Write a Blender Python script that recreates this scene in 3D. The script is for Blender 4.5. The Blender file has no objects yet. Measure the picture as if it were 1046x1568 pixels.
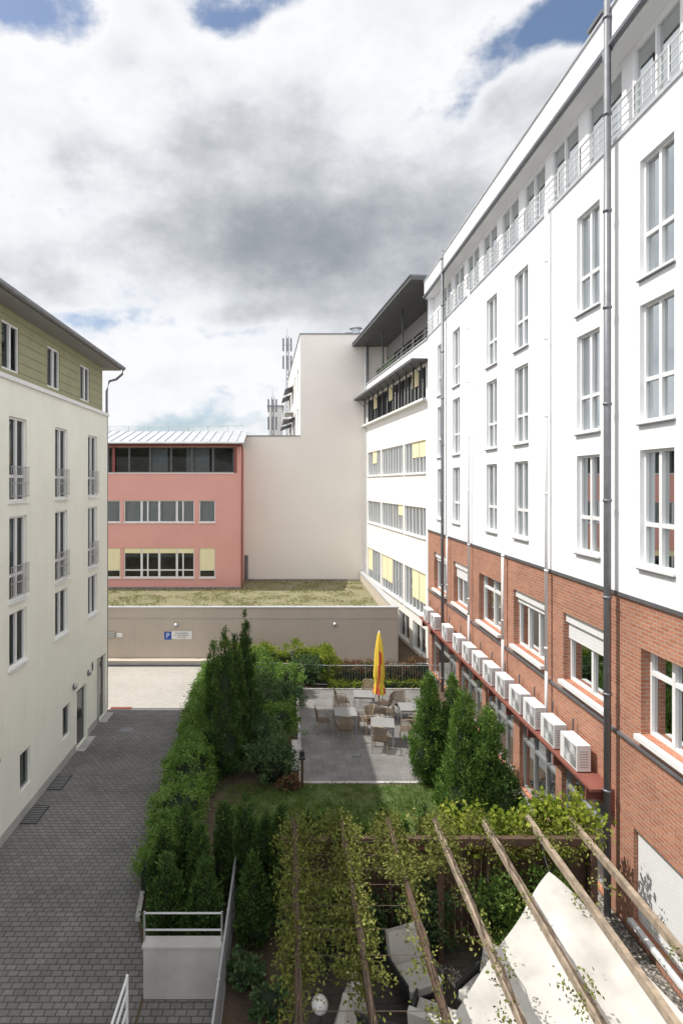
import bpy, math, random
import numpy as np
from mathutils import Vector, noise as mnoise
random.seed(7); rng=np.random.default_rng(7)
S=bpy.context.scene
COL=S.collection
# ------------------------------------------------------------------ helpers
def link(o,parent=None):
    COL.objects.link(o)
    if parent: o.parent=parent
    return o
def empty(name):
    o=bpy.data.objects.new(name,None); o.empty_display_size=.2
    return link(o)
class MB:
    def __init__(s): s.v=[];s.f=[];s.m=[];s.mats=[]
    def mi(s,m):
        if m not in s.mats: s.mats.append(m)
        return s.mats.index(m)
    def face(s,pts,m):
        i=len(s.v); s.v+= [tuple(p) for p in pts]; s.f.append(tuple(range(i,i+len(pts)))); s.m.append(s.mi(m))
    def hexa(s,p,m):
        i=len(s.v); s.v+=[tuple(q) for q in p]; k=s.mi(m)
        for f in ((0,3,2,1),(4,5,6,7),(0,1,5,4),(1,2,6,5),(2,3,7,6),(3,0,4,7)):
            s.f.append(tuple(i+j for j in f)); s.m.append(k)
    def box(s,x0,x1,y0,y1,z0,z1,m):
        s.hexa([(x0,y0,z0),(x1,y0,z0),(x1,y1,z0),(x0,y1,z0),(x0,y0,z1),(x1,y0,z1),(x1,y1,z1),(x0,y1,z1)],m)
    def tube(s,pts,r,m,n=8,r2=None,cap=True):
        pts=[Vector(p) for p in pts]; k=s.mi(m); rings=[]
        for a,p in enumerate(pts):
            if a==0: d=pts[1]-p
            elif a==len(pts)-1: d=p-pts[a-1]
            else: d=(pts[a+1]-p).normalized()+(p-pts[a-1]).normalized()
            d.normalize()
            ref=Vector((0,0,1)) if abs(d.z)<.9 else Vector((1,0,0))
            e=d.cross(ref).normalized(); g=d.cross(e)
            rr=r if r2 is None else r+(r2-r)*a/(len(pts)-1)
            i=len(s.v); rings.append(i)
            for j in range(n):
                t=2*math.pi*j/n; q=p+e*math.cos(t)*rr+g*math.sin(t)*rr; s.v.append(tuple(q))
        for a in range(len(rings)-1):
            for j in range(n):
                s.f.append((rings[a]+j,rings[a]+(j+1)%n,rings[a+1]+(j+1)%n,rings[a+1]+j)); s.m.append(k)
        if cap:
            s.f.append(tuple(rings[0]+j for j in range(n))[::-1]); s.m.append(k)
            s.f.append(tuple(rings[-1]+j for j in range(n))); s.m.append(k)
    def build(s,name,parent=None,smooth=False,bevel=0):
        me=bpy.data.meshes.new(name); me.from_pydata(s.v,[],s.f)
        for m in s.mats: me.materials.append(m)
        me.polygons.foreach_set('material_index',s.m)
        if smooth: me.polygons.foreach_set('use_smooth',[True]*len(s.f))
        me.update(); o=link(bpy.data.objects.new(name,me),parent)
        if bevel:
            b=o.modifiers.new('bevel','BEVEL'); b.width=bevel; b.segments=2; b.limit_method='ANGLE'
        return o
class F:
    def __init__(s,o,u,n): s.o=Vector(o); s.u=Vector(u).normalized(); s.n=Vector(n).normalized()
    def P(s,u,v,d=0): return s.o+s.u*u+Vector((0,0,v))-s.n*d
    def box(s,mb,u0,u1,v0,v1,d0,d1,m):
        P=s.P
        mb.hexa([P(u0,v0,d0),P(u1,v0,d0),P(u1,v0,d1),P(u0,v0,d1),P(u0,v1,d0),P(u1,v1,d0),P(u1,v1,d1),P(u0,v1,d1)],m)
    def wall(s,mb,u0,u1,v0,v1,holes,dep,m,mr=None,d=0):
        mr=mr or m
        us=sorted({u0,u1}|{h[0] for h in holes}|{h[1] for h in holes}); us=[a for a in us if u0<=a<=u1]
        vs=sorted({v0,v1}|{h[2] for h in holes}|{h[3] for h in holes}); vs=[a for a in vs if v0<=a<=v1]
        for i in range(len(us)-1):
            for j in range(len(vs)-1):
                cu=(us[i]+us[i+1])/2; cv=(vs[j]+vs[j+1])/2
                if any(h[0]<cu<h[1] and h[2]<cv<h[3] for h in holes): continue
                mb.face([s.P(us[i],vs[j],d),s.P(us[i+1],vs[j],d),s.P(us[i+1],vs[j+1],d),s.P(us[i],vs[j+1],d)],m)
        for a,b,c,e in holes:
            P=s.P
            mb.face([P(a,c,d),P(b,c,d),P(b,c,d+dep),P(a,c,d+dep)],mr)
            mb.face([P(a,e,d),P(a,e,d+dep),P(b,e,d+dep),P(b,e,d)],mr)
            mb.face([P(a,c,d),P(a,c,d+dep),P(a,e,d+dep),P(a,e,d)],mr)
            mb.face([P(b,c,d),P(b,e,d),P(b,e,d+dep),P(b,c,d+dep)],mr)
    def window(s,fr,gl,it,a,b,c,e,d,mf,mg,mi,mull=(.5,),trans=(),fw=.06,curt=None,mc=None,blind=0,mb_=None,sill=None,ms=None,mw=.045,tilt=False):
        B=s.box
        B(fr,a,a+fw,c,e,d-.05,d+.03,mf);B(fr,b-fw,b,c,e,d-.05,d+.03,mf)
        B(fr,a+fw,b-fw,c,c+fw,d-.05,d+.03,mf);B(fr,a+fw,b-fw,e-fw,e,d-.05,d+.03,mf)
        w=b-a;h=e-c
        for q in mull: B(fr,a+w*q-mw,a+w*q+mw,c+fw,e-fw,d-.06,d+.028,mf)
        ed=[a+fw]+[x for q in mull for x in (a+w*q-mw,a+w*q+mw)]+[b-fw]
        for q in trans:
            for k in range(0,len(ed),2): B(fr,ed[k],ed[k+1],c+h*q-.04,c+h*q+.04,d-.055,d+.026,mf)
        P=s.P
        for k in range(0,len(ed),2):
            j=random.uniform(-.008,.008)
            gl.face([P(ed[k],c+fw,d+j),P(ed[k+1],c+fw,d-j),P(ed[k+1],e-fw,d-j+.004),P(ed[k],e-fw,d+j+.004)],mg)
        if tilt:   # one casement tilted inward, leaving a dark gap with its frame leaning in
            u0,u1=a+.03,a+w*.5; t=.16
            for q0,q1 in ((u0,u0+.06),(u1-.06,u1)):
                fr.hexa([P(q0,c+h*.38,d+.03),P(q1,c+h*.38,d+.03),P(q1,c+h*.38,d+.06),P(q0,c+h*.38,d+.06),P(q0,e-.05,d+.03+t),P(q1,e-.05,d+.03+t),P(q1,e-.05,d+.06+t),P(q0,e-.05,d+.06+t)],mf)
        D=d+.5+random.uniform(0,.03); x=.25
        it.face([P(a-x,c-x,D),P(b+x,c-x,D),P(b+x,e+x,D),P(a-x,e+x,D)],mi)
        if curt:
            for (q0,q1) in curt:
                n=max(4,int((q1-q0)*w/.05))
                for i in range(n):
                    t0=q0+(q1-q0)*i/n;t1=q0+(q1-q0)*(i+1)/n
                    z0=.22+.03*(i%2);z1=.22+.03*((i+1)%2)
                    it.face([P(a+w*t0,c,d+z0),P(a+w*t1,c,d+z1),P(a+w*t1,e,d+z1),P(a+w*t0,e,d+z0)],mc)
        if blind>0: it.face([P(a+fw*.5,e-h*blind,d-.075),P(b-fw*.5,e-h*blind,d-.075),P(b-fw*.5,e,d-.068),P(a+fw*.5,e,d-.068)],mb_)
        if sill is not None: B(fr,a-.05,b+.05,c-.05,c-.002,-sill,d-.052,ms or mf)
# ------------------------------------------------------------------ materials
def newmat(name):
    m=bpy.data.materials.new(name); m.use_nodes=True; nt=m.node_tree; p=nt.nodes['Principled BSDF']; return m,nt,p
def N(nt,t,**k):
    n=nt.nodes.new(t)
    for a,b in k.items(): setattr(n,a,b)
    return n
def mix(nt,f,a,b,bt='MIX'):
    n=N(nt,'ShaderNodeMix',data_type='RGBA',blend_type=bt)
    if isinstance(f,(int,float)): n.inputs[0].default_value=f
    else: nt.links.new(f,n.inputs[0])
    for i,x in ((6,a),(7,b)):
        if isinstance(x,tuple): n.inputs[i].default_value=(*x[:3],1)
        else: nt.links.new(x,n.inputs[i])
    return n.outputs[2]
def noise(nt,vec,scale,detail=4,rough=.55,dist=0):
    n=N(nt,'ShaderNodeTexNoise'); n.inputs['Scale'].default_value=scale; n.inputs['Detail'].default_value=detail
    n.inputs['Roughness'].default_value=rough; n.inputs['Distortion'].default_value=dist
    if vec: nt.links.new(vec,n.inputs['Vector'])
    return n.outputs['Fac']
def ramp(nt,f,stops):
    n=N(nt,'ShaderNodeValToRGB'); e=n.color_ramp.elements
    while len(e)<len(stops): e.new(.5)
    for i,(p,c) in enumerate(stops): e[i].position=p; e[i].color=(*c,1) if isinstance(c,tuple) else (c,c,c,1)
    nt.links.new(f,n.inputs[0]); return n.outputs[0]
def mapping(nt,vec,sc):
    n=N(nt,'ShaderNodeMapping'); n.inputs['Scale'].default_value=sc; nt.links.new(vec,n.inputs[0]); return n.outputs[0]
def bump(nt,p,h,st,dist=.02):
    b=N(nt,'ShaderNodeBump'); b.inputs['Strength'].default_value=st; b.inputs['Distance'].default_value=dist
    nt.links.new(h,b.inputs['Height']); nt.links.new(b.outputs[0],p.inputs['Normal'])
def plain(name,c,rough=.6,metal=0,var=.12,sc=3,streak=False,bs=0,bsc=60):
    m,nt,p=newmat(name); tc=N(nt,'ShaderNodeTexCoord').outputs['Object']
    n=noise(nt,tc,sc,3)
    dark=tuple(x*(1-var) for x in c); lite=tuple(min(1,x*(1+var*.5)) for x in c)
    col=ramp(nt,n,[(.3,dark),(.7,lite)])
    if streak:
        s2=noise(nt,mapping(nt,tc,(1.6,1.6,.12)),2.2,4,.6)
        col=mix(nt,ramp(nt,s2,[(.45,0.0),(.8,.3)]),col,tuple(x*.8 for x in c))
    nt.links.new(col,p.inputs['Base Color'])
    p.inputs['Roughness'].default_value=rough; p.inputs['Metallic'].default_value=metal
    if bs: bump(nt,p,noise(nt,tc,bsc,2),bs,.01)
    return m
def brickmat(name,c1,c2,mort,w,h,ms,vert=True,bs=.5,rough=.85,big=.25,bigs=.7,off=.5):
    m,nt,p=newmat(name); tc=N(nt,'ShaderNodeTexCoord').outputs['Object']
    sp=N(nt,'ShaderNodeSeparateXYZ'); nt.links.new(tc,sp.inputs[0]); cb=N(nt,'ShaderNodeCombineXYZ')
    if vert:
        a=N(nt,'ShaderNodeMath',operation='ADD'); nt.links.new(sp.outputs[0],a.inputs[0]); nt.links.new(sp.outputs[1],a.inputs[1])
        nt.links.new(a.outputs[0],cb.inputs[0]); nt.links.new(sp.outputs[2],cb.inputs[1])
    else:
        nt.links.new(sp.outputs[0],cb.inputs[0]); nt.links.new(sp.outputs[1],cb.inputs[1])
    b=N(nt,'ShaderNodeTexBrick'); b.offset=off; nt.links.new(cb.outputs[0],b.inputs['Vector'])
    b.inputs['Color1'].default_value=(*c1,1); b.inputs['Color2'].default_value=(*c2,1); b.inputs['Mortar'].default_value=(*mort,1)
    b.inputs['Scale'].default_value=1; b.inputs['Mortar Size'].default_value=ms; b.inputs['Brick Width'].default_value=w; b.inputs['Row Height'].default_value=h
    b.inputs['Mortar Smooth'].default_value=.3
    n=noise(nt,tc,bigs,5,.65); n2=noise(nt,tc,22,3)
    col=mix(nt,1.0,b.outputs['Color'],ramp(nt,n,[(.3,1-big),(.7,1.0+big*.3)]),'MULTIPLY')
    col=mix(nt,1.0,col,ramp(nt,n2,[(.3,.8),(.7,1.1)]),'MULTIPLY')
    nt.links.new(col,p.inputs['Base Color']); p.inputs['Roughness'].default_value=rough
    inv=N(nt,'ShaderNodeMath',operation='SUBTRACT'); inv.inputs[0].default_value=1; nt.links.new(b.outputs['Fac'],inv.inputs[1])
    bump(nt,p,inv.outputs[0],bs,.008)
    return m
def glassmat(name,tint=(.75,.82,.84),base=.05,refl=.75):
    m=bpy.data.materials.new(name); m.use_nodes=True; nt=m.node_tree; nt.nodes.clear()
    o=N(nt,'ShaderNodeOutputMaterial'); g=N(nt,'ShaderNodeBsdfGlossy'); t=N(nt,'ShaderNodeBsdfTransparent')
    g.inputs['Roughness'].default_value=.02; g.inputs['Color'].default_value=(refl*.95,refl,refl*1.02,1); t.inputs['Color'].default_value=(*tint,1)
    fr=N(nt,'ShaderNodeFresnel'); fr.inputs['IOR'].default_value=1.5
    a=N(nt,'ShaderNodeMath',operation='ADD',use_clamp=True); a.inputs[1].default_value=base; nt.links.new(fr.outputs[0],a.inputs[0])
    mx=N(nt,'ShaderNodeMixShader'); nt.links.new(a.outputs[0],mx.inputs[0]); nt.links.new(t.outputs[0],mx.inputs[1]); nt.links.new(g.outputs[0],mx.inputs[2])
    nt.links.new(mx.outputs[0],o.inputs[0]); return m
def leafmat(name,stops,trans=.3):
    m=bpy.data.materials.new(name); m.use_nodes=True; nt=m.node_tree; nt.nodes.clear()
    o=N(nt,'ShaderNodeOutputMaterial'); a=N(nt,'ShaderNodeAttribute',attribute_name='tint')
    c=ramp(nt,a.outputs['Fac'],stops)
    d=N(nt,'ShaderNodeBsdfDiffuse'); t=N(nt,'ShaderNodeBsdfTranslucent')
    nt.links.new(c,d.inputs['Color']); nt.links.new(c,t.inputs['Color'])
    mx=N(nt,'ShaderNodeMixShader'); mx.inputs[0].default_value=trans
    nt.links.new(d.outputs[0],mx.inputs[1]); nt.links.new(t.outputs[0],mx.inputs[2]); nt.links.new(mx.outputs[0],o.inputs[0]); return m
WHITE=plain('white_render',(.84,.85,.87),.85,var=.03,sc=.6)
WHITE2=plain('offwhite_render',(.84,.83,.80),.85,var=.04,sc=.8)
CREAM=plain('cream_render',(.84,.84,.76),.9,var=.06,sc=.5,streak=True,bs=.12,bsc=80)
GREENW=plain('green_cladding',(.31,.31,.18),.7,var=.08,sc=2)
BEIGE=plain('beige_render',(.82,.77,.725),.9,var=.03,sc=.3,streak=False)
TAN=plain('tan_render',(.52,.455,.39),.9,var=.07,sc=.5,streak=True)
PINK=plain('pink_render',(.70,.36,.32),.9,var=.05,sc=.5,streak=False)
MAROON=plain('maroon_paint',(.22,.06,.05),.5)
PVC=plain('white_frame',(.76,.77,.78),.4,var=.03)
ALU=plain('grey_metal',(.42,.43,.44),.4,.5,var=.08)
ZINC=plain('zinc_pipe',(.20,.21,.23),.45,.4,var=.18,sc=4)
LZINC=plain('light_zinc',(.55,.57,.60),.4,.3,var=.12,sc=2)
DARK=plain('dark_metal',(.04,.042,.045),.5,.2)
CHAR=plain('anthracite_panel',(.10,.105,.11),.6,var=.2)
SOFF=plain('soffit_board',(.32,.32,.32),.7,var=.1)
INT=plain('interior_dark',(.055,.055,.06),.9,var=.7,sc=1.2)
CURT=plain('curtain',(.55,.56,.57),.9,var=.06)
YBL=plain('yellow_blind',(.80,.73,.47),.8,var=.05)
GLASS=glassmat('glass'); GLASSD=glassmat('glass_dark',(.3,.34,.36),.08,.65); GLASSM=glassmat('glass_tinted',(.5,.55,.57),.05,.62)
BRICK=brickmat('brick_masonry',(.50,.215,.13),(.40,.155,.09),(.42,.33,.27),.25,.0833,.012,big=.22)
BEAMR=plain('redbrown_steel',(.24,.085,.065),.6,var=.2)
PAVE=brickmat('block_paving',(.235,.225,.22),(.18,.174,.17),(.085,.08,.07),.21,.14,.013,False,.6,.8,.35,.4)
PAVEL=brickmat('yard_paving',(.48,.455,.425),(.43,.405,.37),(.3,.28,.25),.21,.14,.010,False,.3,.85,.12,.4)
SLAB=brickmat('patio_slabs',(.225,.22,.212),(.195,.19,.185),(.15,.145,.14),.4,.4,.008,False,.4,.8,.4,.9,off=0)
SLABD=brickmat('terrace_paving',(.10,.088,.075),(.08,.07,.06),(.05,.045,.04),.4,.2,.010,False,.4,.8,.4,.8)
CONC=plain('concrete',(.44,.43,.415),.85,var=.2,sc=1.5,streak=True,bs=.2)
WOOD=plain('weathered_wood',(.33,.265,.20),.75,var=.4,sc=6,bs=.2,bsc=30)
DWOOD=plain('dark_wood',(.10,.06,.04),.8,var=.3,sc=5)
CLOTH=plain('white_canvas',(.52,.51,.48),.9,var=.2,sc=2,bs=.3,bsc=8)
def soil(name,a,b,c):
    m,nt,p=newmat(name); tc=N(nt,'ShaderNodeTexCoord').outputs['Object']
    col=ramp(nt,noise(nt,tc,1.1,6,.7),[(.32,a),(.5,b),(.68,c)])
    col=mix(nt,1.0,col,ramp(nt,noise(nt,tc,30,4,.7),[(.3,.55),(.7,1.25)]),'MULTIPLY')
    nt.links.new(col,p.inputs['Base Color']); p.inputs['Roughness'].default_value=.95
    bump(nt,p,noise(nt,tc,18,4,.7),.8,.05); return m
SOIL=soil('soil_mulch',(.06,.042,.03),(.12,.08,.055),(.11,.10,.05))
LAWN=soil('lawn_ground',(.08,.12,.03),(.11,.165,.045),(.17,.16,.08))
MOSS=soil('moss_roof',(.20,.18,.12),(.25,.245,.13),(.29,.23,.18))
def gravelmat():
    m,nt,p=newmat('gravel'); tc=N(nt,'ShaderNodeTexCoord').outputs['Object']
    v=N(nt,'ShaderNodeTexVoronoi'); v.inputs['Scale'].default_value=16; nt.links.new(tc,v.inputs['Vector'])
    sp=N(nt,'ShaderNodeSeparateColor'); nt.links.new(v.outputs['Color'],sp.inputs[0])
    col=ramp(nt,sp.outputs[0],[(0,(.22,.2,.17)),(.5,(.42,.39,.34)),(1,(.62,.59,.54))])
    col=mix(nt,1.0,col,ramp(nt,v.outputs['Distance'],[(.25,1.0),(.6,.35)]),'MULTIPLY')
    nt.links.new(col,p.inputs['Base Color']); p.inputs['Roughness'].default_value=.9
    i=N(nt,'ShaderNodeMath',operation='SUBTRACT'); i.inputs[0].default_value=1; nt.links.new(v.outputs['Distance'],i.inputs[1])
    bump(nt,p,i.outputs[0],1,.05); return m
GRAVEL=gravelmat()
LF_THUJA=leafmat('thuja_leaf',[(0,(.05,.10,.025)),(.5,(.12,.22,.05)),(1,(.26,.38,.10))],.25)
LF_DARK=leafmat('dark_conifer_leaf',[(0,(.028,.06,.02)),(.55,(.07,.13,.036)),(1,(.16,.24,.07))],.2)
LF_HEDGE=leafmat('hedge_leaf',[(0,(.08,.15,.033)),(.5,(.16,.28,.065)),(1,(.28,.40,.12))],.3)
LF_BUSH=leafmat('shrub_leaf',[(0,(.04,.08,.035)),(.5,(.085,.15,.062)),(1,(.20,.27,.13))],.25)
LF_YEL=leafmat('yellow_leaf',[(0,(.09,.14,.022)),(.5,(.23,.30,.04)),(1,(.42,.45,.09))],.35)
LF_VINE=leafmat('vine_leaf',[(0,(.13,.10,.045)),(.3,(.12,.14,.04)),(.7,(.21,.24,.06)),(1,(.36,.36,.13))],.35)
LF_RED=leafmat('red_leaf',[(0,(.14,.06,.045)),(.5,(.22,.12,.08)),(1,(.20,.22,.09))],.25)
LF_GRASS=leafmat('grass_blade',[(0,(.09,.15,.03)),(.6,(.15,.24,.055)),(1,(.26,.28,.12))],.3)
LF_MOSS=leafmat('sedum_leaf',[(0,(.22,.16,.10)),(.5,(.28,.28,.13)),(1,(.37,.37,.17))],.1)
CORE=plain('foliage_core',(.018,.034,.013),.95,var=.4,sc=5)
BARK=plain('bark',(.10,.07,.05),.9,var=.3,sc=12)
# ------------------------------------------------------------------ foliage
def leaves(name,cent,norm,per,spread,ll,lw,mat,parent=None,out=.6,up=.4,rnd=.7):
    cent=np.asarray(cent,float); norm=np.asarray(norm,float); K=len(cent); n=K*per
    c=np.repeat(cent,per,0)+rng.normal(0,1,(n,3))*np.asarray(spread)
    d=np.repeat(norm,per,0)*out+rng.normal(0,1,(n,3))*rnd+np.array([0,0,up])
    d/=np.linalg.norm(d,axis=1)[:,None]+1e-9
    s=np.cross(d,rng.normal(0,1,(n,3))); s/=np.linalg.norm(s,axis=1)[:,None]+1e-9
    L=ll*rng.uniform(.6,1.35,(n,1)); W=lw*rng.uniform(.6,1.35,(n,1))
    v=np.empty((n,4,3)); v[:,0]=c; v[:,1]=c+d*L*.5+s*W*.5; v[:,2]=c+d*L; v[:,3]=c+d*L*.5-s*W*.5
    ct=np.repeat(rng.uniform(0.0,1.0,K),per); t=np.clip(ct*.62+rng.uniform(0,.38,n)+ rng.normal(0,.05,n),0,1)
    v[:,:,2]=np.maximum(v[:,:,2],.01)
    me=bpy.data.meshes.new(name); me.vertices.add(n*4); me.vertices.foreach_set('co',v.reshape(-1))
    me.loops.add(n*4); me.loops.foreach_set('vertex_index',np.arange(n*4,dtype=np.int32))
    me.polygons.add(n); me.polygons.foreach_set('loop_start',np.arange(0,n*4,4,dtype=np.int32))
    at=me.attributes.new('tint','FLOAT','POINT'); at.data.foreach_set('value',np.repeat(t,4).astype(np.float32))
    me.materials.append(mat); me.update(calc_edges=True); me.validate()
    return link(bpy.data.objects.new(name,me),parent)
def revolve(mb,cx,cy,prof,m,n=20,wob=.12,seed=0):
    k=mb.mi(m); i0=len(mb.v)
    for (r,z) in prof:
        for j in range(n):
            a=2*math.pi*j/n
            q=1+wob*mnoise.noise(Vector((math.cos(a)*1.5+seed,math.sin(a)*1.5,z*1.7)))*2
            mb.v.append((cx+math.cos(a)*r*q,cy+math.sin(a)*r*q,z))
    for a in range(len(prof)-1):
        for j in range(n):
            mb.f.append((i0+a*n+j,i0+a*n+(j+1)%n,i0+(a+1)*n+(j+1)%n,i0+(a+1)*n+j)); mb.m.append(k)
def conifer(name,x,y,h,R,mat,K=260,per=38,lean=0,sharp=.8,ll=.09,lw=.032):
    e=empty(name)
    def rp(t): return R*min(1,((t+.04)/.18)**.5)*max(0,(1-t))**sharp*1.12
    mb=MB(); mb.tube([(x,y,0),(x,y,h*.5),(x,y,h*.96)],.07+.02*h,BARK,8,r2=.015)
    mb.build('trunk',e)
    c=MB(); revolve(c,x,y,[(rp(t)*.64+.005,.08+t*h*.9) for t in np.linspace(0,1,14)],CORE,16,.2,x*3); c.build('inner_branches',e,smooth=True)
    C=[];Nn=[]
    ph=random.uniform(0,9)
    while len(C)<K:
        t=random.random()
        if random.random()>rp(t)/R+.12: continue
        a=random.uniform(0,2*math.pi)
        q=1+.45*mnoise.noise(Vector((math.cos(a)*1.6+ph,math.sin(a)*1.6,t*h*1.5)))*1.6
        r=rp(t)*q*random.uniform(.72,1.08)
        C.append((x+math.cos(a)*r+lean*t,y+math.sin(a)*r,.08+t*h)); Nn.append((math.cos(a),math.sin(a),.3))
    sp=max(.04,R*.08)
    leaves('foliage',C,Nn,per,(sp,sp,sp*1.7),ll,lw,mat,e,out=.7,up=.9,rnd=.45)
    return e
def bush(name,x,y,rx,ry,h,mat,K=140,per=30,ll=.085,lw=.045,z0=0):
    e=empty(name); mb=MB()
    for i in range(5):
        a=i*1.3; mb.tube([(x,y,z0),(x+math.cos(a)*rx*.3,y+math.sin(a)*ry*.3,z0+h*.4),(x+math.cos(a)*rx*.6,y+math.sin(a)*ry*.6,z0+h*.8)],.03,BARK,6,r2=.008)
    mb.build('stems',e)
    c=MB(); prof=[(max(.01,math.sin(t)*min(rx,ry)*.66),z0+h*(.5-.5*math.cos(t))*.8) for t in np.linspace(.15,3.12,9)]
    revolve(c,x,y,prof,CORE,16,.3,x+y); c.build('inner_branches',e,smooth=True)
    C=[];Nn=[];ph=random.uniform(0,50)
    for i in range(K):
        a=random.uniform(0,2*math.pi); u=random.uniform(-.55,1); s=math.sqrt(max(0,1-u*u))
        d=Vector((math.cos(a)*s,math.sin(a)*s,u)); q=(1+.75*mnoise.noise(d*1.8+Vector((ph,0,0))))*random.uniform(.75,1.07)
        C.append((x+d.x*rx*q,y+d.y*ry*q,max(z0+.05,z0+h*.5+d.z*h*.5*q))); Nn.append(tuple(d))
    sp=.08*max(rx,h*.6)
    leaves('foliage',C,Nn,per,(sp,sp,sp),ll,lw,mat,e,out=.6,up=.3,rnd=.7)
    return e
def hedge(name,path,w,h,mat,K=500,per=45,ll=.07,lw=.045):
    e=empty(name); c=MB(); path=[Vector(p) for p in path]; L=[0]
    for a,b in zip(path,path[1:]): L.append(L[-1]+(b-a).length)
    def at(s):
        for i in range(len(path)-1):
            if s<=L[i+1]: t=(s-L[i])/(L[i+1]-L[i]); d=(path[i+1]-path[i]).normalized(); return path[i].lerp(path[i+1],t),d
        return path[-1],(path[-1]-path[-2]).normalized()
    m=int(L[-1]/.4)+2; sec=[]
    for i in range(m):
        p,d=at(L[-1]*i/(m-1)); n=Vector((d.y,-d.x,0)); k=1+.25*mnoise.noise(p*.9)
        sec.append([p+n*w*.38*a*k+Vector((0,0,b*h*.86*k)) for a,b in ((-1,0),(-1,.6),(-.75,.93),(0,1),(.75,.93),(1,.6),(1,0))])
    for i in range(m-1):
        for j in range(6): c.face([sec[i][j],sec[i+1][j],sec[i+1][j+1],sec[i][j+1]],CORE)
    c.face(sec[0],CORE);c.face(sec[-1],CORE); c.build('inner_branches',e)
    C=[];Nn=[]
    for i in range(K):
        p,d=at(random.uniform(0,L[-1])); n=Vector((d.y,-d.x,0)); q=1+.4*mnoise.noise(p*1.1+Vector((5,0,0)))
        r=random.random()
        if r<.5: a=random.uniform(-1,1); c0=p+n*w*.46*a+Vector((0,0,h*q*random.uniform(.86,1.05)-.12*abs(a)**3)); nn=Vector((0,0,1))
        else: sgn=1 if r<.75 else -1; c0=p+n*w*.5*sgn*q+Vector((0,0,h*random.uniform(.02,.95))); nn=n*sgn
        C.append(tuple(c0)); Nn.append(tuple(nn))
    leaves('foliage',C,Nn,per,(.09,.09,.06),ll,lw,mat,e,out=.6,up=.3,rnd=.7); return e
# ------------------------------------------------------------------ ground
def sheet(name,pts,z,m):
    mb=MB(); mb.face([(x,y,z) for x,y in pts],m); return mb.build(name)
sheet('ground',[(-400,-200),(400,-200),(400,800),(-400,800)],0,SOIL)
sheet('driveway',[(-7.4,-6),(-2.66,-6),(-2.66,11.2),(-3.2,12.6),(-3.6,16),(-3.75,24.4),(-7.4,24.4)],.004,PAVE)
sheet('yard_paving',[(-30,24.4),(-3.75,24.4),(-3.9,30.1),(-30,30.1)],.004,PAVEL)
kb=MB()
for a,b in (((-3.2,12.6),(-3.6,16)),((-3.6,16),(-3.75,24.4)),((-3.75,24.4),(-3.9,30.1))):
    a=Vector((*a,0));b=Vector((*b,0)); d=(b-a).normalized(); n=Vector((d.y,-d.x,0))*.05
    kb.hexa([a-n,b-n,b+n,a+n]+[q+Vector((0,0,.1)) for q in (a-n,b-n,b+n,a+n)],CONC)
kb.build('driveway_kerb')
kb=MB(); kb.box(-30,-3.9,30.3,30.79,0,.24,TAN); kb.box(-30,-3.9,30.1,30.298,0,.11,CHAR); kb.build('wall_kerb')
m=MB(); m.tube([(-6.1,22.4,.005),(-6.1,22.4,.012)],.26,ZINC,20); m.build('manhole_cover')
m=MB(); m.box(-7.35,-6.5,24.42,24.62,.006,.03,MAROON); m.box(-6.49,-3.9,24.45,24.55,.006,.014,CHAR); m.build('drain_channel')
sheet('patio',[(.5,18.5),(6.3,18.5),(6.3,26.7),(.5,26.7)],.012,SLAB)
pb=MB()
pb.box(.38,.5,18.38,26.8,0,.06,CONC);pb.box(.502,6.3,26.702,26.8,0,.06,CONC);pb.box(.502,6.3,18.38,18.498,0,.03,CONC);pb.build('patio_kerb')
sheet('lawn',[(-1.9,15.6),(5.2,15.4),(5.3,18.3),(-.2,18.3),(-1.6,17.2)],.006,LAWN)
sheet('gravel_strip',[(6.0,-4),(7.15,-4),(7.15,18.6),(6.0,18.6)],.008,GRAVEL)
sheet('garden_path',[(.4,28.0),(7.3,28.0),(7.3,30.8),(.4,30.8)],.006,SLAB)
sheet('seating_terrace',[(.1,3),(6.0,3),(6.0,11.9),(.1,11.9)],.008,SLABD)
gm=MB()
for i in range(1500):
    x=random.uniform(6.0,7.1);y=random.uniform(7,18.5);r=random.uniform(.018,.045);a=random.uniform(0,6)
    c,s_=math.cos(a)*r,math.sin(a)*r
    p=[(x+c,y+s_,.01),(x-s_,y+c,.01),(x-c*.8,y-s_*.8,.01),(x+s_,y-c,.01),(x,y,.01+r*.9)]
    i0=len(gm.v); gm.v+=p
    k=gm.mi(GRAVEL)
    for f in ((0,1,4),(1,2,4),(2,3,4),(3,0,4)): gm.f.append(tuple(i0+j for j in f)); gm.m.append(k)
gm.build('gravel_stones')
G=[(random.uniform(-1.8,5.2),random.uniform(15.5,18.3),.01) for i in range(1500)]
leaves('lawn_grass',G,[(0,0,1)]*len(G),18,(.08,.08,.003),.07,.014,LF_GRASS,None,out=.5,up=.8,rnd=.35)
G=[(random.uniform(-2.8,6),random.uniform(12.6,28),.01) for i in range(500)]
G=[g for g in G if not(.4<g[0]<6.3 and 18.3<g[1]<26.8)]
leaves('ground_cover',G,[(0,0,1)]*len(G),16,(.1,.1,.01),.09,.03,LF_BUSH,None,out=.4,up=.5,rnd=.7)
dr=MB(); dr.box(2.25,2.55,20.15,20.4,.013,.02,DARK)
for i in range(5): dr.box(2.27,2.53,20.17+i*.045,20.19+i*.045,.02,.026,ALU)
dr.build('drain_grate')
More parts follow.
